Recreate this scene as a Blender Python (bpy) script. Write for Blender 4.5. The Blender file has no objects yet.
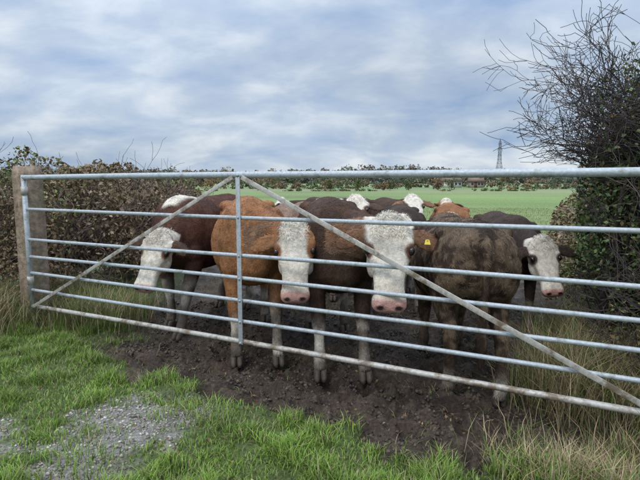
import bpy, math, numpy as np
from mathutils import Vector
rng=np.random.default_rng(7)
SC=bpy.context.scene
# ------------------------------------------------------------------ helpers
def _h(i,j,k,s):
    n=(i*374761393+j*668265263+k*1274126177+s*1442695041)&0xffffffff
    n=((n^(n>>13))*1274126177)&0xffffffff
    n=n^(n>>16)
    return (n&0xffff)/65535.0
def vnoise(P,s=0):
    P=np.asarray(P,float); I=np.floor(P).astype(np.int64); f=P-I; f=f*f*(3-2*f)
    i,j,k=I[:,0],I[:,1],I[:,2]; x,y,z=f[:,0],f[:,1],f[:,2]
    def L(a,b,t): return a+(b-a)*t
    a=L(L(_h(i,j,k,s),_h(i+1,j,k,s),x),L(_h(i,j+1,k,s),_h(i+1,j+1,k,s),x),y)
    b=L(L(_h(i,j,k+1,s),_h(i+1,j,k+1,s),x),L(_h(i,j+1,k+1,s),_h(i+1,j+1,k+1,s),x),y)
    return L(a,b,z)
def fbm(P,s=0,o=4):
    P=np.asarray(P,float); t=0;a=.5;n=0
    for q in range(o):
        t=t+a*vnoise(P*(2**q)+q*7.3,s+q); n+=a; a*=.5
    return t/n
def xy3(x,y,sc): return np.stack([x*sc,y*sc,np.zeros_like(x)],-1)
def sst(a,b,x):
    t=np.clip((x-a)/(b-a),0,1); return t*t*(3-2*t)
def nrm(v): return v/np.maximum(np.linalg.norm(v,axis=-1,keepdims=True),1e-9)
class Acc:
    def __init__(s): s.V=[];s.F=[];s.C=[];s.n=0
    def add(s,V,F,C):
        V=np.asarray(V,float);F=np.asarray(F,np.int64)
        C=np.asarray(C,float)
        if C.ndim==1: C=np.tile(C,(len(V),1))
        if F.shape[1]==4: F=np.concatenate([F[:,[0,1,2]],F[:,[0,2,3]]])
        s.V.append(V);s.F.append(F+s.n);s.C.append(C);s.n+=len(V)
    def obj(s,name,mat,smooth=False,parent=None):
        return np_obj(name,np.concatenate(s.V),np.concatenate(s.F),np.concatenate(s.C),mat,smooth,parent)
def np_obj(name,V,F,C,mat,smooth=False,parent=None):
    me=bpy.data.meshes.new(name)
    me.vertices.add(len(V)); me.vertices.foreach_set('co',V.astype(np.float32).ravel())
    me.loops.add(F.size); me.loops.foreach_set('vertex_index',F.astype(np.int32).ravel())
    me.polygons.add(len(F)); me.polygons.foreach_set('loop_start',(np.arange(len(F))*F.shape[1]).astype(np.int32))
    me.update(calc_edges=True)
    if smooth: me.polygons.foreach_set('use_smooth',np.ones(len(F),bool))
    if C is not None:
        ca=me.color_attributes.new('Col','FLOAT_COLOR','POINT')
        C=np.asarray(C,float)
        if C.ndim==1: C=np.tile(C,(len(V),1))
        if C.shape[1]==3: C=np.concatenate([C,np.ones((len(C),1))],1)
        ca.data.foreach_set('color',C.astype(np.float32).ravel())
    if mat: me.materials.append(mat)
    o=bpy.data.objects.new(name,me); SC.collection.objects.link(o)
    if parent: o.parent=parent
    return o
def tube(P,R,n=6,cap=True):
    P=np.asarray(P,float);R=np.broadcast_to(np.asarray(R,float),(len(P),))
    T=nrm(np.gradient(P,axis=0)); ref=np.array([0,0,1.]) if abs(T[:,2]).mean()<.8 else np.array([1.,0,0])
    A=nrm(np.cross(T,ref));B=np.cross(T,A)
    a=np.arange(n)*2*np.pi/n
    V=(P[:,None]+R[:,None,None]*(A[:,None]*np.cos(a)[None,:,None]+B[:,None]*np.sin(a)[None,:,None])).reshape(-1,3)
    F=[]
    for i in range(len(P)-1):
        for j in range(n):
            k=(j+1)%n; q=(i*n+j,i*n+k,(i+1)*n+k,(i+1)*n+j); F+= [(q[0],q[1],q[2]),(q[0],q[2],q[3])]
    if cap:
        V=np.concatenate([V,P[:1],P[-1:]]); m=len(P)*n
        for j in range(n):
            k=(j+1)%n; F.append((m,k,j)); F.append((m+1,(len(P)-1)*n+j,(len(P)-1)*n+k))
    return V,np.array(F)
def box(c,hx,hy,hz,R=np.eye(3)):
    s=np.array([[-1,-1,-1],[1,-1,-1],[1,1,-1],[-1,1,-1],[-1,-1,1],[1,-1,1],[1,1,1],[-1,1,1]],float)
    V=(s*np.array([hx,hy,hz]))@R.T+np.array(c)
    F=np.array([[0,3,2,1],[4,5,6,7],[0,1,5,4],[1,2,6,5],[2,3,7,6],[3,0,4,7]])
    return V,F
def blades(P,H,W,lean,C,yaw=None,curv=.5):
    n=len(P)
    if yaw is None: yaw=rng.uniform(0,2*np.pi,n)
    d=np.stack([np.cos(yaw),np.sin(yaw),np.zeros(n)],-1); s=np.stack([-d[:,1],d[:,0],np.zeros(n)],-1)
    H=H[:,None];W=W[:,None];L=lean[:,None]; z=np.array([0,0,1.])
    m=P+z*H*.55+d*H*L*.3; t=P+z*H*(1-.35*L*curv)+d*H*L
    V=np.stack([P-s*W,P+s*W,m-s*W*.75,m+s*W*.75,t],1).reshape(-1,3)
    b=np.arange(n)[:,None]*5
    F=np.concatenate([b+np.array([[0,1,3]]),b+np.array([[0,3,2]]),b+np.array([[2,3,4]])])
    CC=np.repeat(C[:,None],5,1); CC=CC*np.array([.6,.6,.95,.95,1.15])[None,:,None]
    return V,F,CC.reshape(-1,3)
def leaves(P,S,C,updir=None,asp=.55):
    n=len(P); a=nrm(rng.normal(size=(n,3))); b=nrm(np.cross(a,rng.normal(size=(n,3))))
    nn=np.cross(a,b); S=S[:,None]
    V=np.stack([P-a*S,P-b*S*asp+nn*S*.15,P+a*S,P+b*S*asp+nn*S*.15],1).reshape(-1,3)
    q=np.arange(n)[:,None]*4
    F=np.concatenate([q+np.array([[0,1,2]]),q+np.array([[0,2,3]])])
    return V,F,np.repeat(C,4,0)
def pick(cols,n,var=.25,w=None):
    cols=np.array(cols); i=rng.choice(len(cols),n,p=w); return cols[i]*rng.uniform(1-var,1+var,(n,1))
oc=np.array([[1,0,0],[-1,0,0],[0,1,0],[0,-1,0],[0,0,1],[0,0,-1]],float); of=np.array([[0,2,4],[2,1,4],[1,3,4],[3,0,4],[2,0,5],[1,2,5],[3,1,5],[0,3,5]])
def pebbles(P,S,C,flat=.6):
    n=len(P); V=(oc[None]*rng.uniform(.55,1.25,(n,6,1))*S[:,None,None]*np.array([1,1,flat])); ang=rng.uniform(0,6.28,n)
    ca,sa=np.cos(ang)[:,None],np.sin(ang)[:,None]
    V=np.stack([V[...,0]*ca-V[...,1]*sa,V[...,0]*sa+V[...,1]*ca,V[...,2]],-1)+P[:,None]
    return V.reshape(-1,3),(np.arange(n)[:,None,None]*6+of[None]).reshape(-1,3),np.repeat(C,6,0)
# ------------------------------------------------------------------ materials
def mat_attr(name,rough=.8,spec=.3,nscale=40,namp=.3,bump=.0,bscale=60,trans=0,metal=0,roughvar=0):
    m=bpy.data.materials.new(name); m.use_nodes=True; nt=m.node_tree; N=nt.nodes; L=nt.links
    b=N['Principled BSDF']; out=N['Material Output']
    at=N.new('ShaderNodeAttribute'); at.attribute_name='Col'
    tc=N.new('ShaderNodeTexCoord')
    no=N.new('ShaderNodeTexNoise'); no.inputs['Scale'].default_value=nscale; no.inputs['Detail'].default_value=5
    L.new(tc.outputs['Object'],no.inputs['Vector'])
    mr=N.new('ShaderNodeMapRange'); mr.inputs['From Min'].default_value=.3; mr.inputs['From Max'].default_value=.7
    mr.inputs['To Min'].default_value=1-namp; mr.inputs['To Max'].default_value=1+namp
    L.new(no.outputs['Fac'],mr.inputs['Value'])
    vm=N.new('ShaderNodeVectorMath'); vm.operation='SCALE'
    L.new(at.outputs['Color'],vm.inputs[0]); L.new(mr.outputs['Result'],vm.inputs['Scale'])
    L.new(vm.outputs['Vector'],b.inputs['Base Color'])
    b.inputs['Roughness'].default_value=rough; b.inputs['Specular IOR Level'].default_value=spec; b.inputs['Metallic'].default_value=metal
    if roughvar:
        m2=N.new('ShaderNodeMapRange'); m2.inputs['To Min'].default_value=rough-roughvar; m2.inputs['To Max'].default_value=min(1,rough+roughvar)
        m2.inputs['From Min'].default_value=.35; m2.inputs['From Max'].default_value=.65
        n3=N.new('ShaderNodeTexNoise'); n3.inputs['Scale'].default_value=6; n3.inputs['Detail'].default_value=4
        L.new(tc.outputs['Object'],n3.inputs['Vector']); L.new(n3.outputs['Fac'],m2.inputs['Value']); L.new(m2.outputs['Result'],b.inputs['Roughness'])
    if bump:
        n2=N.new('ShaderNodeTexNoise'); n2.inputs['Scale'].default_value=bscale; n2.inputs['Detail'].default_value=8; n2.inputs['Roughness'].default_value=.65
        L.new(tc.outputs['Object'],n2.inputs['Vector'])
        bp=N.new('ShaderNodeBump'); bp.inputs['Strength'].default_value=bump; bp.inputs['Distance'].default_value=.02
        L.new(n2.outputs['Fac'],bp.inputs['Height']); L.new(bp.outputs['Normal'],b.inputs['Normal'])
    if trans:
        tr=N.new('ShaderNodeBsdfTranslucent'); L.new(vm.outputs['Vector'],tr.inputs['Color'])
        mx=N.new('ShaderNodeMixShader'); mx.inputs['Fac'].default_value=trans
        L.new(b.outputs['BSDF'],mx.inputs[1]); L.new(tr.outputs['BSDF'],mx.inputs[2]); L.new(mx.outputs['Shader'],out.inputs['Surface'])
    return m
M_ground=mat_attr('ground_soil_and_turf',.66,.3,55,.45,1.0,75,roughvar=.3)
M_mud=mat_attr('wet_mud_clods',.45,.45,55,.45,.6,75)
M_grass=mat_attr('grass_blades',.5,.3,3,.2,trans=.2)
M_leaf=mat_attr('leaves',.5,.35,2,.25)
M_far=mat_attr('distant_foliage',.9,.05,.05,.2)
M_bark=mat_attr('bark',.85,.2,30,.35,.5,60)
M_stone=mat_attr('gravel_stone',.8,.3,80,.2)
M_hide=mat_attr('cow_hide',.8,.2,35,.25,.6,90)
M_fur=mat_attr('cow_fur',.7,.2,12,.2)
M_hoof=mat_attr('hoof_horn',.6,.3,60,.3)
M_wet=mat_attr('cow_eye_wet',.08,.6,5,.05)
M_tag=mat_attr('tag_plastic',.45,.4,60,.08)
M_wood=mat_attr('weathered_wood',.9,.15,25,.35,.5,50)
M_wall=mat_attr('painted_render_and_tile',.85,.2,2,.1)
def metal_mat(name,base,rust,amt):
    m=bpy.data.materials.new(name); m.use_nodes=True; nt=m.node_tree;N=nt.nodes;L=nt.links;b=N['Principled BSDF']
    tc=N.new('ShaderNodeTexCoord')
    n1=N.new('ShaderNodeTexNoise'); n1.inputs['Scale'].default_value=9; n1.inputs['Detail'].default_value=9; n1.inputs['Roughness'].default_value=.7
    n2=N.new('ShaderNodeTexNoise'); n2.inputs['Scale'].default_value=70; n2.inputs['Detail'].default_value=4
    L.new(tc.outputs['Object'],n1.inputs['Vector']);L.new(tc.outputs['Object'],n2.inputs['Vector'])
    r1=N.new('ShaderNodeValToRGB'); r1.color_ramp.elements[0].position=.3; r1.color_ramp.elements[1].position=.7
    r1.color_ramp.elements[0].color=(*[c*.78 for c in base],1); r1.color_ramp.elements[1].color=(*[min(1,c*1.1) for c in base],1)
    L.new(n2.outputs['Fac'],r1.inputs['Fac'])
    r2=N.new('ShaderNodeValToRGB'); r2.color_ramp.elements[0].position=amt; r2.color_ramp.elements[1].position=amt+.12
    L.new(n1.outputs['Fac'],r2.inputs['Fac'])
    mx=N.new('ShaderNodeMix'); mx.data_type='RGBA'; L.new(r2.outputs['Color'],mx.inputs['Factor']); L.new(r1.outputs['Color'],mx.inputs['A']); mx.inputs['B'].default_value=(*rust,1)
    L.new(mx.outputs['Result'],b.inputs['Base Color'])
    b.inputs['Metallic'].default_value=.25; b.inputs['Roughness'].default_value=.58
    bp=N.new('ShaderNodeBump'); bp.inputs['Strength'].default_value=.25; bp.inputs['Distance'].default_value=.003
    L.new(n2.outputs['Fac'],bp.inputs['Height']); L.new(bp.outputs['Normal'],b.inputs['Normal'])
    return m
M_galv=metal_mat('galvanised_steel',(.42,.455,.475),(.22,.225,.20),.54)
M_galvd=metal_mat('dirty_galvanised_steel',(.48,.455,.41),(.19,.145,.10),.48)
# ------------------------------------------------------------------ gate line
GL=np.array([-2.55,4.17]);GD=np.array([3.99,-1.98]);GLEN=np.linalg.norm(GD);GU=GD/GLEN;GN=np.array([GU[1],-GU[0]])
if GN[1]>0: GN=-GN
def gp(t,z,off=0): p=GL+GD*t+GN*off; return np.array([p[0],p[1],z])
def gdist(x,y): return (x-GL[0])*GN[0]+(y-GL[1])*GN[1], ((x-GL[0])*GU[0]+(y-GL[1])*GU[1])/GLEN
# ------------------------------------------------------------------ ground masks
def segd(x,y,pl):
    d=np.full(x.shape,1e9)
    for a,b in zip(pl[:-1],pl[1:]):
        a=np.array(a);b=np.array(b);v=b-a
        t=np.clip(((x-a[0])*v[0]+(y-a[1])*v[1])/(v@v),0,1)
        d=np.minimum(d,np.hypot(x-a[0]-v[0]*t,y-a[1]-v[1]*t))
    return d
def masks(x,y):
    g,t=gdist(x,y)
    nz=fbm(xy3(x,y,2.3),3,4)-.5
    nf=fbm(xy3(x,y,11),9,3)-.5
    front=.03+.40*sst(.10,.5,t)-.22*sst(.85,1.0,t)
    mud=sst(.10,-.06,g-front-nz*.5-nf*.35)
    mud*=sst(.10,.28,t+nz*.12)
    mud*=sst(1.25,1.0,t+nz*.2)
    mud*=sst(13,9,y+nz*3)
    mud=np.maximum(mud,sst(.2,-.2,np.abs(x-.5)-2.3)*sst(3.6,4.2,y)*sst(13,9,y))
    ga=segd(x,y,[(-.62,2.72),(-.95,2.45),(-1.1,2.15),(-1.05,1.4)])
    gb=segd(x,y,[(-1.9,2.5),(-1.65,2.15),(-1.5,1.6)])
    gr=np.maximum(sst(.18,-.10,ga-.17-nz*.55-nf*.5),sst(.14,-.08,gb-.14-nz*.4-nf*.4))
    gr*=(1-mud)
    return mud,gr,nz,nf
HL_PATH=[(-6.5,4.9),(-3.4,5.0),(-2.55,5.2),(-2.4,6.5),(-2.5,8.5),(-3.0,11)]
HR_PATH=[(2.35,2.5),(2.5,3.3),(2.65,4.3),(3.2,5.5),(4.4,8),(7.5,12)]
def gh(x,y):
    h=(fbm(xy3(x,y,.9),21,3)-.5)*.06
    d=segd(x,y,HL_PATH); h=h+.10*sst(1.0,.2,d)*sst(40,20,y)
    return h*sst(60,20,y)
def terr(y): return np.interp(y,[0,60,150,240,420,3000],[0,0,.55,.9,3.6,3.6])
def axis(lo,hi,st,far,g=1.07):
    c=list(np.arange(lo,hi,st)); s=st
    a=c[-1]; r=[]
    while a<far: s*=g; a+=s; r.append(a)
    a=c[0]; s=st; l=[]
    while a>-far: s*=g; a-=s; l.append(a)
    return np.array(l[::-1]+c+r)
XS=axis(-3.2,3.2,.016,2500); YS=axis(1.2,5.0,.016,2500); YS=YS[YS>-60]
X,Y=np.meshgrid(XS,YS); x=X.ravel();y=Y.ravel()
mud,gr,nz,nf=masks(x,y)
z=gh(x,y)
ridge=1-np.abs(2*fbm(xy3(x,y,9),37,3)-1)
z+=mud*(-.045+(fbm(xy3(x,y,5),31,4)-.5)*.12+(fbm(xy3(x,y,22),33,3)-.5)*.035+ridge**4*.02)
near=(x>-2)&(x<3)&(y>1.5)&(y<6)
idx=np.where(near)[0]; xn=x[idx];yn=y[idx];dz=np.zeros(len(idx))
hp=np.stack([rng.uniform(-1.8,2.2,520),rng.uniform(2.0,5.2,520)],-1)
for (a,b) in hp:
    r=rng.uniform(.04,.065); k=np.where((np.abs(xn-a)<.2)&(np.abs(yn-b)<.2))[0]
    q=np.hypot(xn[k]-a,(yn[k]-b)*.8)/r
    dz[k]+=-.034*np.exp(-q**4)+.014*np.exp(-((q-1.35)/.3)**2)
z[idx]+=dz*mud[idx]
z+=gr*(fbm(xy3(x,y,30),41,2)-.5)*.015
grass=np.array([.085,.11,.035]);soil=np.array([.062,.044,.032]);fieldc=np.array([.16,.23,.055])
C=np.tile(grass,(len(x),1))*(.8+.5*fbm(xy3(x,y,3),5,3))[:,None]
far=sst(9,16,y+nz*3)[:,None]
fc=np.tile(fieldc,(len(x),1))*(.45+.6*fbm(xy3(x,y,.06),6,3)+.5*fbm(np.stack([x*.05,y*.4,0*x],-1),8,4))[:,None]
dryf=sst(.5,.62,fbm(np.stack([x*.03,y*.12,0*x],-1),14,4))[:,None]*.45; fc=fc*(1-dryf)+np.array([.22,.22,.10])*dryf
band=sst(84,86,y-0.03*x)[:,None]; fc=fc*(1-band)+np.array([.20,.21,.10])*band
band=sst(112,113,y+0.05*x)[:,None]; fc=fc*(1-band)+np.array([.13,.20,.06])*band
band=sst(150,152,y+.1*x)[:,None]; fc=fc*(1-band)+np.array([.19,.25,.09])*band
band=sst(300,320,y)[:,None]; fc=fc*(1-band)+np.array([.07,.085,.04])*band
C=C*(1-far)+fc*far
mc=soil*(.35+1.25*fbm(xy3(x,y,7),51,5))[:,None]
straws=sst(.56,.66,fbm(xy3(x,y,26),53,3))[:,None]; mc=mc*(1-.5*straws)+np.array([.13,.10,.07])*.5*straws
C=C*(1-mud[:,None])+mc*mud[:,None]
gc=np.array([.29,.265,.235])*(.6+.7*fbm(xy3(x,y,25),61,3))[:,None]
C=C*(1-gr[:,None])+gc*gr[:,None]
z+=terr(y)
nx,ny=len(XS),len(YS)
ii=(np.arange(ny-1)[:,None]*nx+np.arange(nx-1)[None]).ravel()
F=np.stack([ii,ii+1,ii+nx+1,ii+nx],-1)
np_obj('ground',np.stack([x,y,z],-1),F,C,M_ground,True)
ZG=z.reshape(ny,nx)
def gz(px,py):
    i=np.clip(np.searchsorted(XS,px)-1,0,nx-2); j=np.clip(np.searchsorted(YS,py)-1,0,ny-2)
    return ZG[j,i]
# ------------------------------------------------------------------ grass in foreground
def scatter(n,x0,x1,y0,y1): return rng.uniform(x0,x1,n),rng.uniform(y0,y1,n)
A=Acc()
gx,gy=scatter(380000,-3.3,2.6,1.45,5.2)
m_,g_,nz,nf=masks(gx,gy)
dens=(1-m_)*(1-.9*g_)*(.4+.9*sst(-.12,.08,nz+nf*.5))
tuft=fbm(xy3(gx,gy,6),71,3)
dens*=.4+1.1*sst(.35,.6,tuft)
inv=np.abs(gx)<gy*.75+.3
k=(rng.random(len(gx))<dens)&inv&(gy<4.9); gx,gy,tuft,nz=gx[k],gy[k],tuft[k],nz[k]
dh=segd(gx,gy,HL_PATH)
H=rng.uniform(.022,.062,len(gx))*(.6+1.1*sst(.4,.7,tuft)); H*=1+1.6*sst(1.2,.5,dh)
H*=1+.9*sst(1.0,1.6,gx)
Cg=pick([(.17,.28,.04),(.22,.34,.05),(.14,.23,.04),(.28,.33,.10),(.38,.32,.18)],len(gx),.3,[.27,.31,.17,.15,.10])
pt=fbm(xy3(gx,gy,1.7),77,3)[:,None]; Cg=Cg*(.7+.6*pt)
dry=sst(.9,1.5,gx+nz*.8)[:,None]*(rng.random((len(gx),1))<.55)
Cg=Cg*(1-dry)+np.array([.38,.30,.17])*dry
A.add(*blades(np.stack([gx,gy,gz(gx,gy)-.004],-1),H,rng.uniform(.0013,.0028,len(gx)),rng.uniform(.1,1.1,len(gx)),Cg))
gx,gy=scatter(18000,-1.8,2.2,2.0,9); m_,g_,nz,nf=masks(gx,gy); k=(nz+nf>.07)&(m_>.2); gx,gy=gx[k],gy[k]
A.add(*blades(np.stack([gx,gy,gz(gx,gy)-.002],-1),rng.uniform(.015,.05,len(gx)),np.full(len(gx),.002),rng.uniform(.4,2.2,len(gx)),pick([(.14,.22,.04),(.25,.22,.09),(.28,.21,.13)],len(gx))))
gx,gy=scatter(40000,-9,12,9,26); k=np.abs(gx)<gy*.75; gx,gy=gx[k],gy[k]
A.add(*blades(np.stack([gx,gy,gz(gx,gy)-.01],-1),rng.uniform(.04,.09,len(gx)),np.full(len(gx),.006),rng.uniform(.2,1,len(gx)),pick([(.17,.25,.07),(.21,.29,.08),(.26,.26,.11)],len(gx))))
A.obj('grass',M_grass)
A=Acc()
def clumps(cs,per,hr,cols,w,spread=.12,leanr=(.2,1.1)):
    for (cx,cy) in cs:
        n=int(per*rng.uniform(.6,1.3)); px=rng.normal(cx,spread,n);py=rng.normal(cy,spread,n)
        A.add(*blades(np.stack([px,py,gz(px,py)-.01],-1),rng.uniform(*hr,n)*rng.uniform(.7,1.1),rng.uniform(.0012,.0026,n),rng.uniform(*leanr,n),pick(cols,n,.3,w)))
straw=[(.46,.37,.22),(.38,.28,.16),(.27,.19,.11),(.16,.23,.05),(.12,.17,.04)]
cs=[(rng.uniform(1.35,2.4),rng.uniform(2.35,4.0)) for _ in range(90)]
cs=[c for c in cs if c[0]/c[1]>.475 and not(c[1]>3.3 and c[0]<1.95)]
clumps(cs,200,(.15,.5),straw,[.30,.24,.15,.19,.12])
clumps([(rng.uniform(.85,1.6),rng.uniform(1.75,2.25)) for _ in range(24)],130,(.06,.2),straw,[.26,.24,.12,.24,.14],.1)
clumps([(rng.uniform(-3.6,-2.75),rng.uniform(3.75,4.4)) for _ in range(24)],240,(.2,.55),straw,[.36,.26,.12,.14,.12],.13)
clumps([(rng.uniform(-2.8,-1.75),rng.uniform(4.2,4.7)) for _ in range(30)],180,(.14,.42),straw,[.22,.16,.10,.30,.22],.13)
A.obj('long_dry_grass',M_grass)
A=Acc()
px,py=scatter(26000,-2.4,.2,1.45,3.2); m_,g_,_,_=masks(px,py); k=rng.random(len(px))<g_*.8; px,py=px[k],py[k]; n=len(px)
A.add(*pebbles(np.stack([px,py,gz(px,py)+.002],-1),.0025+.012*rng.random(n)**2.4,pick([(.32,.29,.25),(.24,.215,.185),(.42,.385,.34),(.18,.145,.11)],n,.3)))
A.obj('gravel',M_stone)
A=Acc()
px,py=scatter(36000,-1.8,2.2,1.9,5.2); m_,g_,cn,_=masks(px,py); k=(m_>.5)&(fbm(xy3(px,py,5),99,3)>.45); px,py=px[k],py[k]; n=len(px)
A.add(*pebbles(np.stack([px,py,gz(px,py)+.001],-1),.003+.020*rng.random(n)**3,pick([(.07,.05,.036),(.05,.037,.028),(.095,.07,.05)],n,.3),.7))
A.obj('mud_clods',M_mud)
A=Acc(); px,py=scatter(1000,-2.6,1.9,1.6,3.6); n=len(px)
A.add(*leaves(np.stack([px,py,gz(px,py)+rng.uniform(.003,.02,n)],-1),rng.uniform(.006,.014,n),pick([(.20,.11,.05),(.28,.2,.08),(.12,.07,.04)],n)))
A.obj('fallen_leaves',M_leaf)
# ------------------------------------------------------------------ branches
def branch(A,TIP,p,d,L,r,depth,maxd,col,up=.1,spread=.6,n=5,kids=(3,5),wob=.22,rmin=.0015,ok=None):
    pts=[p];q=p.copy();dd=d.copy()
    for i in range(n):
        dd=nrm(dd+rng.normal(0,wob,3)+np.array([0,0,up])*.3); q2=q+dd*L/n
        if ok and not ok(q2): break
        q=q2; pts.append(q.copy())
    m=len(pts)
    if m<3: return
    R=np.maximum(np.linspace(r,r*.45,m),rmin)
    V,F=tube(pts,R,5 if r>.01 else 3,cap=False); A.add(V,F,np.array(col)*rng.uniform(.75,1.3))
    if depth>=maxd: TIP.append(pts[-1]);TIP.append(pts[m//2]); return
    for _ in range(rng.integers(*kids)+ (1 if depth==0 else 0)):
        i=rng.integers(1,m); base=pts[i]
        nd=nrm(nrm(np.array(pts[i])-np.array(pts[i-1]))+rng.normal(0,spread,3)+np.array([0,0,up]))
        branch(A,TIP,base.copy(),nd,L*rng.uniform(.45,.75),R[i]*.62,depth+1,maxd,col,up,spread,4,kids,wob,rmin,ok)
def hedge(name,path,hfun,hw,nleaf,cols,w,twigcol,lsize,ytop,stems=260,ok=None):
    path=np.array(path); seg=np.linalg.norm(np.diff(path,axis=0),axis=1); cum=np.r_[0,np.cumsum(seg)]
    def at(s):
        return np.stack([np.interp(s,cum,path[:,0]),np.interp(s,cum,path[:,1])],-1)
    smax=cum[-1]
    u=rng.random(nleaf)**1.3; s=u*smax
    c=at(s); e=.05; dd=nrm(at(s+e)-at(s-e)); nn=np.stack([dd[:,1],-dd[:,0]],-1)
    th=rng.uniform(-.15,np.pi+.15,nleaf); rad=1-rng.random(nleaf)**2.2*.75
    lump=.60+.72*fbm(np.stack([s*1.9,th*1.7,th*0],-1),81,4)+.20*(vnoise(np.stack([s*7,th*4,th*0],-1),82)-.5)
    h=hfun(s)
    off=np.cos(th)*hw*rad*lump; hz=(.12+np.abs(np.sin(th))**.7*(.95)*rad*lump)*h
    P=np.stack([c[:,0]+nn[:,0]*off,c[:,1]+nn[:,1]*off,hz],-1)
    P[:,2]+=gh(P[:,0],P[:,1])
    A=Acc(); Cc=pick(cols,nleaf,.35,w)
    pat=fbm(P*1.7,91,3)[:,None]; Cc=Cc*(.5+1.05*pat)
    br=sst(.44,.60,fbm(P*1.3+5,95,3))[:,None]; Cc=Cc*(1-br*.75)+np.array([.24,.16,.10])*br*.75*rng.uniform(.6,1.3,(nleaf,1))
    sz=lsize*rng.uniform(.5,1.3,nleaf)*(1+u*1.2)
    A.add(*leaves(P,sz,Cc)); 
    par=A.obj(name,M_leaf)
    B=Acc();T=[]
    for k in range(stems):
        s0=rng.random()**1.3*smax*.9; c0=at(np.array([s0]))[0]+rng.normal(0,hw*.45,2)
        hh=float(hfun(np.array([s0]))[0])
        p=np.array([c0[0],c0[1],rng.uniform(0,.55)*hh]); d=nrm(np.array([rng.normal(0,.5),rng.normal(0,.5),1.]))
        branch(B,T,p,d,hh*rng.uniform(.33,.58),.007,0,2,twigcol,.15,.6,5,(3,5),rmin=.002,ok=ok)
    B.obj(name+'_stems',M_bark,parent=par)
    return par
def okr(q):
    g=(q[0]-GL[0])*GN[0]+(q[1]-GL[1])*GN[1]
    if g>-.10 : return False
    if q[0]/max(q[1],.1)<.555+.04*math.sin(q[2]*9) and q[2]<1.40: return False
    return q[2]<2.5
gcols=[(.13,.18,.05),(.18,.23,.065),(.085,.115,.04),(.25,.22,.10),(.27,.17,.09),(.18,.115,.075)]
hedge('hedge',HL_PATH,lambda s:np.interp(s,[0,3,4.2,5.5,7.5,10],[1.28,1.30,1.22,1.12,.98,.9]),.58,110000,gcols,[.25,.19,.18,.14,.13,.11],(.18,.13,.115),.017,0,640)
hedge('hedge',HR_PATH,lambda s:np.interp(s,[0,1,2,4,8,30],[1.1,1.3,1.15,.95,.95,1.0]),.5,55000,gcols,[.22,.15,.25,.13,.15,.10],(.14,.10,.085),.017,0,260,ok=okr)
B=Acc();T=[]
for k in range(25):
    p=np.array([2.28+rng.normal(0,.17),3.2+rng.normal(0,.22),0.0]); 
    d=nrm(np.array([rng.normal(-.06,.20),rng.normal(0,.20),1.]))
    branch(B,T,p,d,rng.uniform(1.0,1.4),rng.uniform(.014,.032),0,4,(.08,.065,.06),.06,.62,7,(3,6),.2,.0018,ok=okr)
for k in range(22):
    p=np.array([2.15+rng.normal(0,.12),3.15+rng.normal(0,.15),rng.uniform(1.2,1.75)]); 
    d=nrm(np.array([-1,rng.normal(0,.4),rng.uniform(.1,.9)]))
    branch(B,T,p,d,rng.uniform(.35,.62),.009,0,3,(.08,.065,.06),.10,.6,6,(3,6),.2,.0018,ok=okr)
bush=B.obj('hawthorn_bush',M_bark)
n=66000; cz=rng.beta(2,2.2,n)*1.85+.35
wd=.44*np.sin(np.clip((cz-.1)/2.3,0,1)*np.pi)**.6
P=np.stack([2.32+rng.normal(0,1,n)*wd*.6,3.3+rng.normal(0,1,n)*wd*.6,cz],-1)
P=P[(fbm(P*3.2,101,3)>.50-.10*(P[:,2]<1.4))&(P[:,0]/P[:,1]>.53)]
P=P[((P[:,0]-GL[0])*GN[0]+(P[:,1]-GL[1])*GN[1])<-.1]
A=Acc();A.add(*leaves(P,rng.uniform(.009,.022,len(P)),pick([(.08,.12,.04),(.13,.18,.05),(.05,.075,.03),(.20,.13,.06)],len(P),.3,[.35,.25,.25,.15])))
A.obj('ivy_leaves',M_leaf,parent=bush)
# ------------------------------------------------------------------ distant things
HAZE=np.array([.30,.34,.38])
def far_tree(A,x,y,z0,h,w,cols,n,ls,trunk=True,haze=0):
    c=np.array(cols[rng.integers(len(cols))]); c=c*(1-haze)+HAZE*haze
    nl=rng.integers(5,9); lob=np.stack([rng.normal(0,w*.26,nl),rng.normal(0,w*.26,nl),rng.uniform(.2,.85,nl)*h],-1)
    lob[0]=(0,0,h*.25); lob[1]=(0,0,h*.5)
    L=lob[rng.integers(nl,size=n)]; d=nrm(rng.normal(size=(n,3)))*rng.random((n,1))**.4
    P=L+d*np.array([w*.30,w*.30,h*.22]); P[:,2]=np.abs(P[:,2]); P+=np.array([x,y,z0])
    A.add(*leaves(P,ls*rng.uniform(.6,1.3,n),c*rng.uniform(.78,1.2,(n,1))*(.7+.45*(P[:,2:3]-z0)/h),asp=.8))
    if trunk:
        V,F=tube([(x,y,z0-.1),(x+w*.02,y,z0+h*.35),(x,y,z0+h*.7)],[h*.025,h*.018,h*.007],5); A.add(V,F,(.08,.07,.06))
aut=[(.19,.13,.08),(.24,.15,.08),(.15,.13,.075),(.12,.13,.07),(.18,.17,.09),(.27,.17,.08),(.10,.12,.075)]
gre=[(.10,.13,.055),(.12,.145,.06),(.15,.135,.07),(.18,.13,.07)]
A=Acc()
for xx in np.arange(-260,340,4.0):
    for row in range(3):
        yy=325+row*22+rng.normal(0,4)
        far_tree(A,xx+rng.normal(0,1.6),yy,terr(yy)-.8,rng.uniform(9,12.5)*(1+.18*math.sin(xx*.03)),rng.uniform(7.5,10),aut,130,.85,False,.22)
A.obj('distant_woodland',M_far)
A=Acc()
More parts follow.
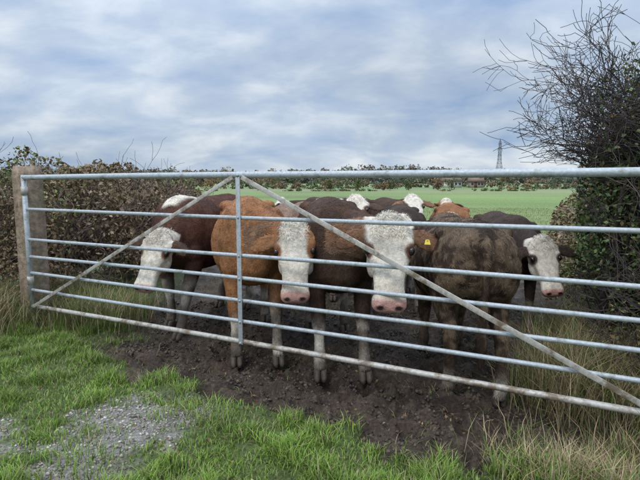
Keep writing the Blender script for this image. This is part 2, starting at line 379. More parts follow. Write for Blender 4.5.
for xx in np.arange(-140,190,1.5):
    yy=150+rng.normal(0,1.2)-.1*xx
    if abs(xx-41)<7 and yy<150: yy+=4
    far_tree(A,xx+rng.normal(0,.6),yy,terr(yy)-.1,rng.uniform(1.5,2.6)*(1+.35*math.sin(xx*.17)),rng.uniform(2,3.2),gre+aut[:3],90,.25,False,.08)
for _ in range(70):
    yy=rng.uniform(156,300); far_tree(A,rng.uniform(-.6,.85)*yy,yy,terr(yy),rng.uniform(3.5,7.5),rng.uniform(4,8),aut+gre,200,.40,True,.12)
A.obj('distant_hedgerow_and_trees',M_far)
A=Acc()
for xx in np.arange(-60,60,.8):
    if math.sin(xx*.21+1)+.7*math.sin(xx*.9)>.1:
        yy=86+.03*xx+rng.normal(0,.4)
        far_tree(A,xx+rng.normal(0,.3),yy,terr(yy)-.05,rng.uniform(.3,.7),rng.uniform(.9,1.5),gre,60,.11,False)
for xx in np.arange(-85,100,1.1):
    if math.sin(xx*.13+2)+.5*math.sin(xx*.5)>-.55 and abs(xx-34)>7:
        yy=112-.05*xx+rng.normal(0,.4)
        far_tree(A,xx+rng.normal(0,.3),yy,terr(yy)-.05,rng.uniform(.6,1.3),rng.uniform(1.2,2),gre+aut[:2],70,.16,False,.04)
for xx,hh in [(2.0,2.3),(12.2,1.9),(13.6,2.5),(-12,2.2),(24,2.0),(27,2.9),(7,2.6),(-22,3.0),(-27,2.3),(17.5,2.2)]:
    far_tree(A,xx,89+abs(xx)*.4,terr(89+abs(xx)*.4),hh,hh*1.1,aut+gre,400,.13)
A.obj('field_hedgerow',M_far)
def house(x,y,w,d,h,rh,yaw,wall,roof,name):
    e=bpy.data.objects.new(name,None); SC.collection.objects.link(e); e.location=(x,y,float(terr(y))-.1);e.rotation_euler=(0,0,yaw)
    V,F=box((0,0,h/2),w/2,d/2,h/2); np_obj('walls',V,F,wall,M_wall,parent=e)
    V=np.array([[-w/2-.3,-d/2-.4,h],[w/2+.3,-d/2-.4,h],[w/2+.3,d/2+.4,h],[-w/2-.3,d/2+.4,h],[-w/2-.3,0,h+rh],[w/2+.3,0,h+rh]]); V[:,2]+=.02
    A=Acc();A.add(V,np.array([[0,1,5],[0,5,4],[2,3,4],[2,4,5],[0,4,3],[1,2,5],[0,3,2],[0,2,1]]),roof); A.obj('roof',M_wall,parent=e)
    A=Acc()
    for i in range(4):
        xx=-w/2+w*(i+.5)/4
        if i==1: A.add(*box((xx,-d/2-.02,.85),.4,.05,.85),(.10,.07,.05))
        else: A.add(*box((xx,-d/2-.02,1.2),.3,.05,.3),(.05,.06,.07))
    A.obj('windows_and_door',M_wall,parent=e)
    A=Acc();A.add(*box((w*.38,0,h+rh*.95),.3,.3,.5),(.25,.13,.09));A.obj('chimney',M_wall,parent=e)
house(37.5,139,4.6,4,1.9,1.2,.15,(.62,.59,.54),(.20,.15,.13),'farmhouse')
house(44.2,138,3.6,4,1.8,1.1,-.1,(.38,.31,.26),(.20,.14,.11),'brick_barn')
A=Acc(); S4=[(-1,-1),(1,-1),(1,1),(-1,1)]
def pw(z): return np.interp(z,[0,20,30,38],[3.4,1.3,.9,.15])
lv=[0,5,9.5,13.5,17,20,23,26,29,32,35,38]
for a,b in zip(lv[:-1],lv[1:]):
    wa,wb=pw(a),pw(b)
    for i in range(4):
        s,t=S4[i],S4[(i+1)%4]
        for p,q in [((s[0]*wa,s[1]*wa,a),(s[0]*wb,s[1]*wb,b)),((s[0]*wa,s[1]*wa,a),(t[0]*wb,t[1]*wb,b)),((t[0]*wa,t[1]*wa,a),(s[0]*wb,s[1]*wb,b)),((s[0]*wb,s[1]*wb,b),(t[0]*wb,t[1]*wb,b))]:
            V,F=tube([p,q],.10,4); A.add(V,F,(.22,.24,.27))
for zc,ww in [(24,4.5),(29,6),(34,4)]:
    for sg in(-1,1):
        for dy in(-.8,.8):
            V,F=tube([(0,dy,zc),(sg*ww,0,zc+.2)],.12,4);A.add(V,F,(.22,.24,.27))
            V,F=tube([(0,dy,zc+2),(sg*ww,0,zc+.2)],.10,4);A.add(V,F,(.22,.24,.27))
        V,F=tube([(sg*ww,0,zc+.2),(sg*ww,0,zc-1.8)],.13,4);A.add(V,F,(.15,.13,.12))
py_=A.obj('electricity_pylon',M_wall); py_.location=(156,425,3); py_.rotation_euler=(0,0,.9)
# ------------------------------------------------------------------ gate
gate=bpy.data.objects.new('metal_field_gate',None); SC.collection.objects.link(gate)
ZR=[1.312,1.04,.785,.632,.485,.34,.195]; RR=[.0215,.0130,.0130,.0130,.0130,.0130,.0175]
T1=1.045
for i,(zz,r) in enumerate(zip(ZR,RR)):
    pts=[gp(t,zz+ (.004*math.sin(t*5+i*2)) ) for t in np.linspace(.004,T1,30)]
    V,F=tube(pts,r,16); np_obj('rail_%d'%(i+1),V,F,None,M_galvd if i==6 else M_galv,True,gate)
def flat(a,b,w,th,name,mat):
    a=np.array(a);b=np.array(b); d=nrm(b-a); n3=np.array([GN[0],GN[1],0]); s=np.cross(d,n3)
    L=np.linalg.norm(b-a); V,F=box((a+b)/2,L/2,w/2,th/2,np.stack([d,s,n3],1))
    o=np_obj(name,V,F,None,mat,False,gate); bv=o.modifiers.new('b','BEVEL'); bv.width=.002; bv.segments=2
V,F=tube([gp(.004,.15),gp(.004,1.335)],.021,14); np_obj('hinge_stile',V,F,None,M_galv,True,gate)
V,F=tube([gp(T1,.17),gp(T1,1.335)],.021,14); np_obj('latch_stile',V,F,None,M_galv,True,gate)
flat(gp(.508,.185,.021),gp(.508,1.30,.021),.034,.006,'centre_upright',M_galv)
flat(gp(.018,.20,.030),gp(.500,1.30,.030),.028,.006,'brace_1',M_galvd)
flat(gp(.516,1.30,.030),gp(1.035,.20,.030),.030,.006,'brace_2',M_galvd)
A=Acc()
for t in (.508,):
    for zz in ZR: 
        V,F=tube([gp(t,zz,.020),gp(t,zz,.030)],.008,8);A.add(V,F,(.3,.3,.3))
A.obj('bolts',M_galv,parent=gate)
A=Acc()
for zz in (1.20,.42):
    V,F=tube([gp(.004,zz),gp(-.01,zz,-.04),gp(-.022,zz,-.10)],.011,8);A.add(V,F,(.3,.3,.3))
    V,F=tube([gp(.004,zz-.035),gp(.004,zz+.035)],.027,12);A.add(V,F,(.3,.3,.3))
A.obj('hinges',M_galvd,parent=gate)
def post(x,y,h,w,name,yaw):
    n=16
    zs=np.linspace(-.1,h,24)
    a=np.arange(n)*2*np.pi/n
    c,s=np.cos(a),np.sin(a); rx=np.sign(c)*np.abs(c)**.35;ry=np.sign(s)*np.abs(s)**.35
    V=[]
    for zz in zs:
        k=w/2; top=1-.12*max(0,(zz-h+.03)/.03)
        p=np.stack([rx*k*top,ry*k*top,np.full(n,zz)],-1)
        p[:,:2]*=(1+.06*(fbm(np.stack([rx*3,ry*3,np.full(n,zz*1.2)],-1),111,3)-.5))[:,None]
        p[:,2]+= .02*(vnoise(np.stack([rx*2,ry*2,rx*0],-1),5)-.5)*(zz>h-.03)
        V.append(p)
    V=np.concatenate(V); V=np.concatenate([V,[[0,0,h+.004]]])
    F=[];m=len(zs)
    for i in range(m-1):
        for j in range(n):
            k=(j+1)%n;F+=[(i*n+j,i*n+k,(i+1)*n+k),(i*n+j,(i+1)*n+k,(i+1)*n+j)]
    for j in range(n): F.append((len(V)-1,(m-1)*n+j,(m-1)*n+(j+1)%n))
    g=fbm(np.stack([V[:,0]*60,V[:,1]*60,V[:,2]*2.5],-1),121,3)
    C=np.array([.27,.205,.15])*(.45+1.1*g)[:,None]; C=C*(1-.35*sst(.5,0,V[:,2]))[:,None]
    gn=sst(.5,.7,fbm(V*5,131,3))[:,None]; C=C*(1-.4*gn)+np.array([.12,.14,.07])*.4*gn
    o=np_obj(name,V,np.array(F),C,M_wood,False); o.location=(x,y,0); o.rotation_euler=(0,0,yaw)
post(-2.60,4.33,1.41,.19,'wooden_gate_post',math.atan2(GU[1],GU[0])+.05)
e_=gp(1.085,0); post(e_[0],e_[1]+.03,1.45,.18,'wooden_gate_post',math.atan2(GU[1],GU[0]))
# ------------------------------------------------------------------ cows
def sring(c,fy,fz,w,up,dn,n=24,pu=2.0,pd=2.3):
    a=np.arange(n)*2*np.pi/n; co,si=np.cos(a),np.sin(a)
    p=np.where(si>0,pu,pd)
    yy=np.sign(co)*np.abs(co)**(2/p)*w; zz=np.where(si>0,up,dn)*np.sign(si)*np.abs(si)**(2/p)
    return np.asarray(c)+yy[:,None]*fy+zz[:,None]*fz
def loft(rings):
    n=len(rings[0]);m=len(rings);V=np.concatenate(rings+[rings[0].mean(0)[None],rings[-1].mean(0)[None]]);F=[]
    for i in range(m-1):
        for j in range(n):
            k=(j+1)%n;F+=[(i*n+j,(i+1)*n+j,(i+1)*n+k),(i*n+j,(i+1)*n+k,i*n+k)]
    for j in range(n):
        k=(j+1)%n;F.append((m*n,j,k));F.append((m*n+1,(m-1)*n+k,(m-1)*n+j))
    return V,np.array(F)
def ellips(c,r,R=np.eye(3),nu=14,nv=10):
    rs=[]
    for i in range(1,nv):
        ph=np.pi*i/nv-np.pi/2; a=np.arange(nu)*2*np.pi/nu
        rs.append(np.stack([np.full(nu,math.sin(ph))*r[0],np.cos(a)*math.cos(ph)*r[1],np.sin(a)*math.cos(ph)*r[2]],-1)@R.T+np.array(c))
    return loft(rs)
def limb(pts,rx,ry,n=14):
    pts=np.array(pts,float); t=np.arange(len(pts)); tt=np.linspace(0,len(pts)-1,len(pts)*4)
    P=np.stack([np.interp(tt,t,pts[:,i]) for i in range(3)],-1)
    for _ in range(2): P[1:-1]=(P[:-2]+2*P[1:-1]+P[2:])/4
    RX=np.interp(tt,t,rx);RY=np.interp(tt,t,ry); T=nrm(np.gradient(P,axis=0))
    rs=[]
    for p,a,b,d in zip(P,RX,RY,T):
        fx=np.array([1.,0,0]); fx=nrm(fx-d*(fx@d)); fy=np.cross(d,fx)
        ang=np.arange(n)*2*np.pi/n
        rs.append(p+np.cos(ang)[:,None]*fx*a+np.sin(ang)[:,None]*fy*b)
    return loft(rs)
def cow(loc,heading,scale,poll,face,pitch,style,legdx=(.06,.0,-.02,.05),vox=.011,nfur=52000,tag=True,seed=0,roll=0,zoff=-.035,hs_=1.0):
    hd=math.atan2(heading[1],heading[0]); ch,sh=math.cos(hd),math.sin(hd)
    Rw=np.array([[ch,-sh,0],[sh,ch,0],[0,0,1.]]); L0=np.array([loc[0],loc[1],zoff])
    Hp=Rw.T@(np.array(poll)-L0)/scale
    fw=math.atan2(face[1],face[0])-hd; ph=math.radians(pitch)
    hx=np.array([math.cos(fw)*math.cos(ph),math.sin(fw)*math.cos(ph),-math.sin(ph)])
    hy=np.array([-math.sin(fw),math.cos(fw),0]); hz=np.cross(hx,hy)
    cr,sr=math.cos(roll),math.sin(roll); hy,hz=hy*cr+hz*sr,-hy*sr+hz*cr; hx=np.cross(hy,hz)
    HR=np.stack([hx,hy,hz],1)
    A=Acc(); O=np.zeros(3); ey=np.array([0,1.,0]);ez=np.array([0,0,1.])
    tr=[(-.655,1.02,.86,.10,.94),(-.63,1.075,.74,.175,.93),(-.57,1.115,.66,.225,.92),(-.48,1.145,.62,.25,.92),(-.36,1.165,.585,.268,.90),(-.22,1.155,.55,.278,.86),(-.05,1.145,.515,.305,.83),(.12,1.14,.50,.312,.82),(.26,1.148,.50,.295,.82),(.37,1.165,.51,.262,.83),(.46,1.145,.535,.225,.83),(.53,1.09,.565,.180,.82),(.585,1.01,.60,.13,.80),(.61,.91,.65,.08,.78)]
    rs=[sring((x_,0,zc),ey,ez,w,t_-zc,zc-b_,28,1.8,2.3) for x_,t_,b_,w,zc in tr]
    A.add(*loft(rs),O)
    for s in(-1,1):
        A.add(*ellips((-.37,s*.175,1.075),(.10,.07,.05)),O)
        A.add(*ellips((-.60,s*.09,.99),(.06,.05,.07)),O)
        A.add(*ellips((-.44,s*.15,.86),(.20,.125,.23)),O)
        A.add(*ellips((.39,s*.155,.86),(.13,.10,.24)),O)
        A.add(*ellips((.42,s*.165,.70),(.10,.08,.12)),O)
    N0=np.array([.38,0,.90]); N1=Hp-(hz*.085-hx*.04)*hs_; Nm=(N0+N1)/2+np.array([.0,0,.03]); Nm[0]=max(Nm[0],.45)
    rs=[]
    for t in np.linspace(0,1,9):
        p=(1-t)**2*N0+2*t*(1-t)*Nm+t*t*N1; d=nrm(2*(1-t)*(Nm-N0)+2*t*(N1-Nm))
        fy=nrm(ey*(1-t)+hy*t - d*((ey*(1-t)+hy*t)@d)); fz=np.cross(d,fy)
        rs.append(sring(p,fy,fz,np.interp(t,[0,.5,1],[.18,.125,.095]),np.interp(t,[0,.5,1],[.22,.145,.085]),np.interp(t,[0,.5,1],[.27,.18,.10]),20,2,2.1))
    A.add(*loft(rs),O)
    hs=[(-.045,.055,.012,.05),(-.02,.092,.034,.08),(.02,.114,.046,.10),(.07,.126,.048,.12),(.115,.134,.044,.130),(.16,.130,.036,.138),(.20,.114,.034,.134),(.25,.096,.036,.118),(.31,.084,.036,.098),(.36,.082,.034,.085),(.40,.088,.035,.078),(.435,.096,.034,.074),(.465,.092,.026,.068),(.487,.068,.010,.055)]
    rs=[sring(Hp+hx*s_*hs_,hy,hz,w*hs_,u_*hs_,d_*hs_,24,2.4,2.5) for s_,w,u_,d_ in hs]
    A.add(*loft(rs),O)
    def H(s_,y_,z_): return Hp+(hx*s_+hy*y_+hz*z_)*hs_
    def EH(a,r): return ellips(H(*a),tuple(np.array(r)*hs_),HR)
    for s in(-1,1):
        A.add(*EH((.122,s*.108,.020),(.038,.030,.026)),O)
        A.add(*EH((.20,s*.084,-.08),(.09,.036,.055)),O)
        A.add(*EH((.452,s*.050,.008),(.030,.034,.026)),O)
        ed=nrm(hy*s*.95+hx*.24-hz*.02); ew=nrm(hx-ed*(hx@ed)); en=np.cross(ed,ew)
        if en@hz<0: ew=-ew;en=-en
        rr=[]
        for t,w_,th in [(0,.030,.022),(.15,.038,.018),(.35,.056,.015),(.6,.058,.014),(.8,.044,.013),(.95,.020,.010)]:
            rr.append(sring(H(.050,s*.100,-.004)+(ed*.21*t+hx*.03*t*t-en*.012*math.sin(t*3))*hs_,ew,en,w_*hs_,th,th,16,2,2))
        A.add(*loft(rr),O)
    A.add(*EH((-.02,0,.01),(.05,.075,.045)),O)
    A.add(*EH((.42,0,-.065),(.05,.06,.03)),O)
    hoofs=[]
    for s,k in((1,0),(-1,1)):
        dx=legdx[k]
        pts=[(.40,s*.155,.82),(.39,s*.165,.66),(.41+dx*.2,s*.155,.50),(.42+dx*.5,s*.148,.37),(.42+dx*.75,s*.145,.24),(.43+dx*.95,s*.145,.105),(.455+dx,s*.145,.05)]
        A.add(*limb(pts,[.13,.10,.068,.053,.034,.041,.040],[.08,.075,.058,.05,.032,.040,.040]),O); hoofs.append((.468+dx,s*.145))
    for s,k in((1,2),(-1,3)):
        dx=legdx[k]
        pts=[(-.43,s*.15,.88),(-.36,s*.165,.70),(-.40+dx*.2,s*.16,.56),(-.50+dx*.4,s*.15,.44),(-.495+dx*.7,s*.148,.28),(-.485+dx*.95,s*.148,.11),(-.455+dx,s*.148,.05)]
        A.add(*limb(pts,[.17,.14,.090,.056,.037,.042,.040],[.11,.10,.070,.046,.033,.040,.040]),O); hoofs.append((-.44+dx,s*.148))
    tp=[(-.60,0,1.07),(-.665,0,1.04),(-.70,0,.92),(-.705,.01,.70),(-.70,.02,.50),(-.70,.02,.40),(-.70,.02,.28)]
    A.add(*limb(tp,[.035,.028,.022,.019,.026,.036,.012],[.035,.03,.024,.02,.028,.036,.012]),O)
    V=np.concatenate(A.V);F=np.concatenate(A.F)
    raw=np_obj('raw',V,F,None,None)
    md=raw.modifiers.new('r','REMESH'); md.mode='VOXEL'; md.voxel_size=vox
    sm=raw.modifiers.new('s','SMOOTH'); sm.factor=.5; sm.iterations=5 if vox<.013 else 3
    bpy.context.view_layer.update(); dg=bpy.context.evaluated_depsgraph_get()
    me=bpy.data.meshes.new_from_object(raw.evaluated_get(dg)); bpy.data.objects.remove(raw)
    n=len(me.vertices); P=np.zeros(n*3,np.float32); me.vertices.foreach_get('co',P); P=P.reshape(-1,3).astype(float)
    NR=np.zeros(n*3,np.float32); me.vertices.foreach_get('normal',NR); NR=NR.reshape(-1,3).astype(float)
    q=(P-Hp)@HR/hs_; s_,y_,z_=q[:,0],q[:,1],q[:,2]
    nz1=fbm(P*6+seed*3.1,seed,4)-.5; nz2=fbm(P*22+seed,seed+4,3)-.5; nz3=fbm(P*2.2+seed*5,seed+9,3)-.5
    st=STY[style]; base=np.array(st['base']);base2=np.array(st['base2'])
    f=sst(-.12,.12,nz3+nz1*.4)[:,None]; C=base*(1-f)+base2*f
    C=C*(1+nz2*.7+nz1*.5)[:,None]
    white=np.array([.72,.65,.545])
    inhead=(s_>-.09)&(s_<.56)&(np.abs(y_)<.36)&(z_>-.22)&(z_<.14)
    ear=inhead&(np.abs(y_)>.137)&(s_<.18)
    bw=st['blaze']; wf=sst(.02,-.015,np.abs(y_)-bw-nz1*.06-.5*np.clip(s_-.18,0,1))*sst(-.155,-.12,z_+.5*nz1*.1-.3*np.clip(s_-.2,0,1))
    wf=np.where(inhead&~ear,wf,0)
    leg=sst(.06,-.04,P[:,2]-st['sock']-nz1*.25)*.95
    if st.get('patch') : 
        wp=sst(.08,.13,nz3+nz1*.25)*st['patch']*(~inhead); wf=np.maximum(wf,wp)
    if st.get('topline'):
        wp=sst(1.07,1.12,P[:,2]+nz1*.15)*sst(.15,.22,P[:,0]+nz1*.3)*sst(.1,.05,np.abs(P[:,1])+nz1*.05)*(~inhead); wf=np.maximum(wf,wp)
    wf=np.maximum(wf,leg)[:,None]
    C=C*(1-wf)+white*(1+nz2*.3+nz1*.25)[:,None]*wf
    C[ear]=C[ear]*0+np.array(st['ear'])*(1+nz2[ear]*.8)[:,None]
    fd=sst(.0,.2,nz1+.3*np.clip(s_-.1,0,.4))[:,None]*inhead[:,None]*.42; C=C*(1-fd)+np.array([.40,.32,.24])*fd*np.minimum(1,C.max(1,keepdims=True)*2)+C*0*fd
    pk=(sst(.415,.445,s_+nz1*.04)*inhead*sst(-.06,-.035,z_))[:,None]; C=C*(1-pk)+np.array([.50,.28,.24])*(1+nz2*.5)[:,None]*pk
    er=np.minimum(np.linalg.norm((q-np.array([.155,.118,.018]))/np.array([1.35,1,1]),axis=1),np.linalg.norm((q-np.array([.155,-.118,.018]))/np.array([1.35,1,1]),axis=1))
    ek=sst(.046,.030,er)[:,None]; C=C*(1-ek)+np.array(st.get('eye',(.14,.07,.045)))*ek
    dm=sst(.08,.22,nz1*.8+nz3*.5+.34-np.clip(P[:,2],0,1.2)*.33+st['dirt'])[:,None]*.75*(~inhead)[:,None]
    dm=np.maximum(dm,sst(-.25,.25,nz1*1.2+.26-P[:,2]*.9)[:,None]*.88*(P[:,2]<.6)[:,None])
    C=C*(1-dm)+np.array([.085,.058,.040])*(1+nz2*1.3)[:,None]*dm
    if st.get('crust'):
        cr_=sst(.0,.10,nz1+nz2*.8)[:,None]*st['crust']*(~inhead)[:,None]; C=C*(1-cr_)+np.array([.18,.125,.08])*(1+nz2*.9)[:,None]*cr_
        P+=NR*((nz2*.012+np.clip(nz1,0,1)*.02)*(~inhead))[:,None]
    C=np.clip(C,.004,.9)
    for s in(-1,1):
        dn=np.linalg.norm((q-np.array([.472,s*.048,.014]))/np.array([1,1.4,1.]),axis=1)
        P-= hx*(np.exp(-(dn/.013)**2)*.012)[:,None]; k=sst(.020,.012,dn)[:,None]; C=C*(1-k)+np.array([.04,.018,.018])*k
    me.vertices.foreach_set('co',P.astype(np.float32).ravel())
    ca=me.color_attributes.new('Col','FLOAT_COLOR','POINT'); ca.data.foreach_set('color',np.concatenate([C,np.ones((n,1))],1).astype(np.float32).ravel())
    me.polygons.foreach_set('use_smooth',np.ones(len(me.polygons),bool)); me.materials.clear(); me.materials.append(M_hide); me.update()
    o=bpy.data.objects.new('cow',me); SC.collection.objects.link(o); o.location=L0; o.rotation_euler=(0,0,hd); o.scale=(scale,)*3
    k=rng.integers(n,size=nfur); Pk,Nk,qk=P[k],NR[k],q[k]; ih=inhead[k]
    keep=~(ih&(qk[:,0]>.425))&(er[k]>.030)&(Pk[:,2]>.07); k=k[keep];Pk,Nk,qk,ih=P[k],NR[k],q[k],inhead[k]
    m=len(k); flow=np.tile(np.array([-.75,0,-.65]),(m,1)); lg=sst(.65,.45,Pk[:,2])[:,None]; flow=flow*(1-lg)+np.array([0,0,-1.])*lg
    flow[ih]=hx*.8+nrm(rng.normal(size=(ih.sum(),3)))*.35
    pollm=ih&(qk[:,0]<.085)&(np.abs(qk[:,1])<.10)&(qk[:,2]>-.06)
    ek2=ear[k]
    clump=np.stack([fbm(Pk*14,seed+i*3+50,2)-.5 for i in range(3)],-1)*2.6
    flow=flow+clump+rng.normal(0,.22,(m,3)); flow[ek2]=rng.normal(0,.5,(ek2.sum(),3))+np.sign(qk[ek2,1])[:,None]*hy
    flow[pollm]=rng.normal(0,1,(pollm.sum(),3))+hx*.3
    flow=flow-Nk*(flow*Nk).sum(1,keepdims=True); flow=nrm(flow)
    Ln=rng.uniform(.014,.030,m)*st.get('long',1); Ln[ih]*=.5; Ln[pollm]=rng.uniform(.022,.042,pollm.sum()); Ln[ek2]=rng.uniform(.014,.036,ek2.sum())
    lift=np.full(m,.34); lift[pollm]=.85; lift[ek2]=.3
    dv=nrm(flow+Nk*lift[:,None]); sd=nrm(np.cross(dv,Nk)+rng.normal(0,.15,(m,3))); W=rng.uniform(.0009,.0020,m)[:,None]
    b0=Pk-Nk*.002; md_=b0+dv*Ln[:,None]*.55+Nk*.001; tp_=b0+nrm(flow+Nk*lift[:,None]*.25)*Ln[:,None]
    VV=np.stack([b0-sd*W,b0+sd*W,md_-sd*W*.8,md_+sd*W*.8,tp_],1).reshape(-1,3); bb=np.arange(m)[:,None]*5
    FF=np.concatenate([bb+np.array([[0,1,3]]),bb+np.array([[0,3,2]]),bb+np.array([[2,3,4]])])
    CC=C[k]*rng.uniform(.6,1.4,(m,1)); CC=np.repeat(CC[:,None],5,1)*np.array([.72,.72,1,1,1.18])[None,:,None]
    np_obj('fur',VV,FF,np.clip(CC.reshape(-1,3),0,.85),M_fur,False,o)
    B=Acc()
    for s in(-1,1): B.add(*EH((.155,s*.119,.017),(.025,.019,.021)),(.012,.008,.006))
    B.obj('eyes',M_wet,True,o)
    B=Acc()
    for hx_,hy_ in hoofs:
        for s in(-1,1):
            rs=[]
            for zz,rl,rw,fx in[(-.004,.052,.023,.008),(.02,.048,.023,.004),(.045,.041,.022,-.004),(.06,.034,.02,-.010)]:
                a=np.arange(12)*2*np.pi/12; rs.append(np.stack([hx_+fx+np.cos(a)*rl,hy_+s*.0215+np.sin(a)*rw,np.full(12,zz)],-1))
            B.add(*loft(rs),(.09,.07,.055))
    B.obj('hooves',M_hoof,True,o)
    if tag:
        for s in((-1,1) if tag is True else (tag,)):
            ctr=H(.105,s*.205,.026); V,F=box((0,0,0),.015,.018,.002); V=V.reshape(-1,3)
            t_=ellips((-.0,0,.003),(.006,.006,.003)); 
            V2=V.copy(); V2[[0,3,4,7],1]*=.6
            B=Acc();B.add(V2@HR.T+ctr,F,(.75,.55,.05)); B.add((t_[0]-np.array([.010,0,0]))@HR.T+ctr,t_[1],(.6,.45,.03))
            g=B.obj('ear_tag',M_tag,False,o); bv=g.modifiers.new('b','BEVEL'); bv.width=.004; bv.segments=2
    return o
STY={
 'darkred':dict(base=(.105,.045,.028),base2=(.06,.03,.021),blaze=.16,ear=(.10,.05,.03),sock=.42,dirt=-.10,topline=1),
 'orange':dict(base=(.36,.165,.070),base2=(.25,.112,.050),blaze=.088,ear=(.33,.155,.07),sock=.34,dirt=-.10,eye=(.26,.11,.05)),
 'dark':dict(base=(.050,.030,.021),base2=(.078,.042,.027),blaze=.125,ear=(.22,.115,.065),sock=.34,dirt=-.06),
 'muddy':dict(base=(.05,.032,.022),base2=(.075,.045,.03),blaze=.08,ear=(.06,.04,.03),sock=.20,dirt=-.02,crust=.7,long=1.2),
 'roan':dict(base=(.05,.035,.027),base2=(.07,.046,.033),blaze=.12,ear=(.07,.045,.035),sock=.3,dirt=-.1,eye=(.08,.05,.04)),
 'pied':dict(base=(.06,.036,.026),base2=(.085,.05,.033),blaze=.14,ear=(.10,.06,.04),sock=.3,dirt=-.12,patch=.9),
 'greyred':dict(base=(.22,.13,.09),base2=(.28,.19,.14),blaze=.1,ear=(.1,.05,.03),sock=.3,dirt=-.08),
}
cow((-1.08,4.60),(-.38,-.92),1.03,(-1.28,3.84,.84),(-.34,-.94),60,'darkred',(.16,-.08,0,.05),seed=1,tag=False,roll=-.10,hs_=.92)
cow((-.58,4.0),(.20,-.98),1.02,(-.17,3.24,.95),(.05,-1),64,'orange',(.20,.15,0,.08),seed=2,tag=1,roll=.09)
cow((.10,3.74),(.08,-1),1.02,(.42,2.93,1.01),(-.10,-1),66,'dark',(.20,.15,.05,-.04),seed=3,tag=1,roll=-.05,hs_=1.07)
cow((.93,3.24),(.03,1),.93,(1.10,4.08,.95),(.2,1),50,'muddy',(.0,.05,.02,-.12),seed=4,tag=False)
cow((1.76,4.60),(-.08,-1),.88,(1.73,3.75,.80),(.14,-1),62,'roan',(.05,-.05,.05,0),seed=5,tag=False,roll=.12)
bk=dict(vox=.016,nfur=16000,tag=False)
cow((1.72,6.4),(.2,1),.90,(1.9,7.3,1.0),(.2,1),40,'orange',seed=6,**bk)
cow((.28,5.75),(-.0,-1),.93,(.36,4.86,1.10),(-.1,-1),45,'pied',seed=7,**bk)
cow((.90,5.28),(-.08,-1),.92,(.74,4.40,.93),(-.15,-1),55,'roan',seed=8,**bk)
cow((-.30,5.7),(.25,1),.93,(.0,6.6,1.0),(.2,1),45,'greyred',seed=9,**bk)
cow((.25,7.4),(-1,.2),.95,(-.6,7.6,1.0),(-1,.1),45,'pied',seed=10,**bk)
cow((1.05,6.9),(.3,-1),.95,(1.15,6.05,1.08),(.1,-1),45,'dark',seed=11,**bk)
# ------------------------------------------------------------------ world, sun, camera
sun_dir=nrm(np.array([-.45,-.65,1.0]))
elev=math.asin(sun_dir[2]); azi=math.atan2(sun_dir[0],sun_dir[1])
w=bpy.data.worlds.new('World'); SC.world=w; w.use_nodes=True; nt=w.node_tree;N=nt.nodes;L=nt.links
bg=N['Background']; bg.inputs['Strength'].default_value=.1
sky=N.new('ShaderNodeTexSky'); sky.sky_type='NISHITA'; sky.sun_disc=False; sky.sun_elevation=elev; sky.sun_rotation=azi
tc=N.new('ShaderNodeTexCoord'); sp=N.new('ShaderNodeSeparateXYZ'); L.new(tc.outputs['Generated'],sp.inputs[0])
def mth(op,a,b):
    m=N.new('ShaderNodeMath');m.operation=op
    for i,v in enumerate((a,b)):
        if isinstance(v,(int,float)): m.inputs[i].default_value=v
        else: L.new(v,m.inputs[i])
    return m.outputs[0]
zz=mth('MAXIMUM',sp.outputs['Z'],0.0); za=mth('ADD',zz,.32)
cb=N.new('ShaderNodeCombineXYZ');L.new(mth('DIVIDE',sp.outputs['X'],za),cb.inputs[0]);L.new(mth('DIVIDE',sp.outputs['Y'],za),cb.inputs[1])
mp=N.new('ShaderNodeMapping');mp.inputs['Scale'].default_value=(1.0,1.25,1);mp.inputs['Rotation'].default_value=(0,0,.35);mp.inputs['Location'].default_value=(3.1,1.7,0);L.new(cb.outputs[0],mp.inputs[0])
n1=N.new('ShaderNodeTexNoise');n1.inputs['Scale'].default_value=2.5;n1.inputs['Detail'].default_value=9;n1.inputs['Roughness'].default_value=.54;n1.inputs['Distortion'].default_value=.25;L.new(mp.outputs[0],n1.inputs['Vector'])
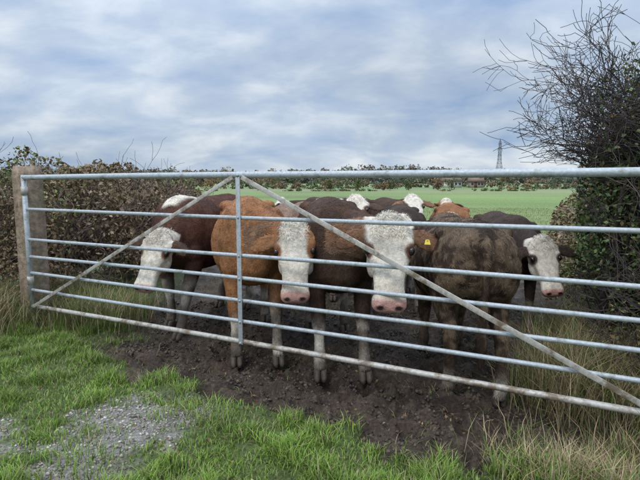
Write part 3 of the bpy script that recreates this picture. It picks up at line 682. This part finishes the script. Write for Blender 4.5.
n2=N.new('ShaderNodeTexNoise');n2.inputs['Scale'].default_value=.9;n2.inputs['Detail'].default_value=4;L.new(mp.outputs[0],n2.inputs['Vector'])
r1=N.new('ShaderNodeValToRGB');L.new(mth('ADD',mth('MULTIPLY',n1.outputs['Fac'],.75),mth('MULTIPLY',n2.outputs['Fac'],.25)),r1.inputs['Fac'])
r1.color_ramp.elements[0].position=.34;r1.color_ramp.elements[0].color=(.30,.42,.63,1)
r1.color_ramp.elements[1].position=.64;r1.color_ramp.elements[1].color=(.72,.77,.83,1)
e=r1.color_ramp.elements.new(.5);e.color=(.48,.57,.70,1)
sc=N.new('ShaderNodeVectorMath');sc.operation='SCALE';L.new(r1.outputs[0],sc.inputs[0])
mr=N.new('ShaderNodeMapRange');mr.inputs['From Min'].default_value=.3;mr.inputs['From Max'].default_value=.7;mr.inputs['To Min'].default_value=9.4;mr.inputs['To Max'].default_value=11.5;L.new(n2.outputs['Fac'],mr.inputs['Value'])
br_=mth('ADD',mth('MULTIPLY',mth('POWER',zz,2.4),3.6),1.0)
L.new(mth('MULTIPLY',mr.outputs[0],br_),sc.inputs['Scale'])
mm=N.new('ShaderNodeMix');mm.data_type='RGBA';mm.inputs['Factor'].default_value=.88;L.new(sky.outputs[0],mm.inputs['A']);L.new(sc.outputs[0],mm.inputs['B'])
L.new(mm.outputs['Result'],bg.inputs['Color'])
ld=bpy.data.lights.new('sun','SUN');ld.energy=1.5;ld.angle=math.radians(20);ld.color=(1,.96,.9)
lo=bpy.data.objects.new('sun',ld);SC.collection.objects.link(lo);lo.rotation_euler=Vector(sun_dir).to_track_quat('Z','Y').to_euler()
cd=bpy.data.cameras.new('camera');cd.sensor_width=36;cd.lens=27.17;cd.clip_start=.05;cd.clip_end=6000
co=bpy.data.objects.new('camera',cd);SC.collection.objects.link(co);co.location=(0,0,1.25);co.rotation_euler=(math.radians(90-6.5),0,0)
SC.camera=co
SC.view_settings.view_transform='Standard';SC.view_settings.look='None';SC.view_settings.exposure=0
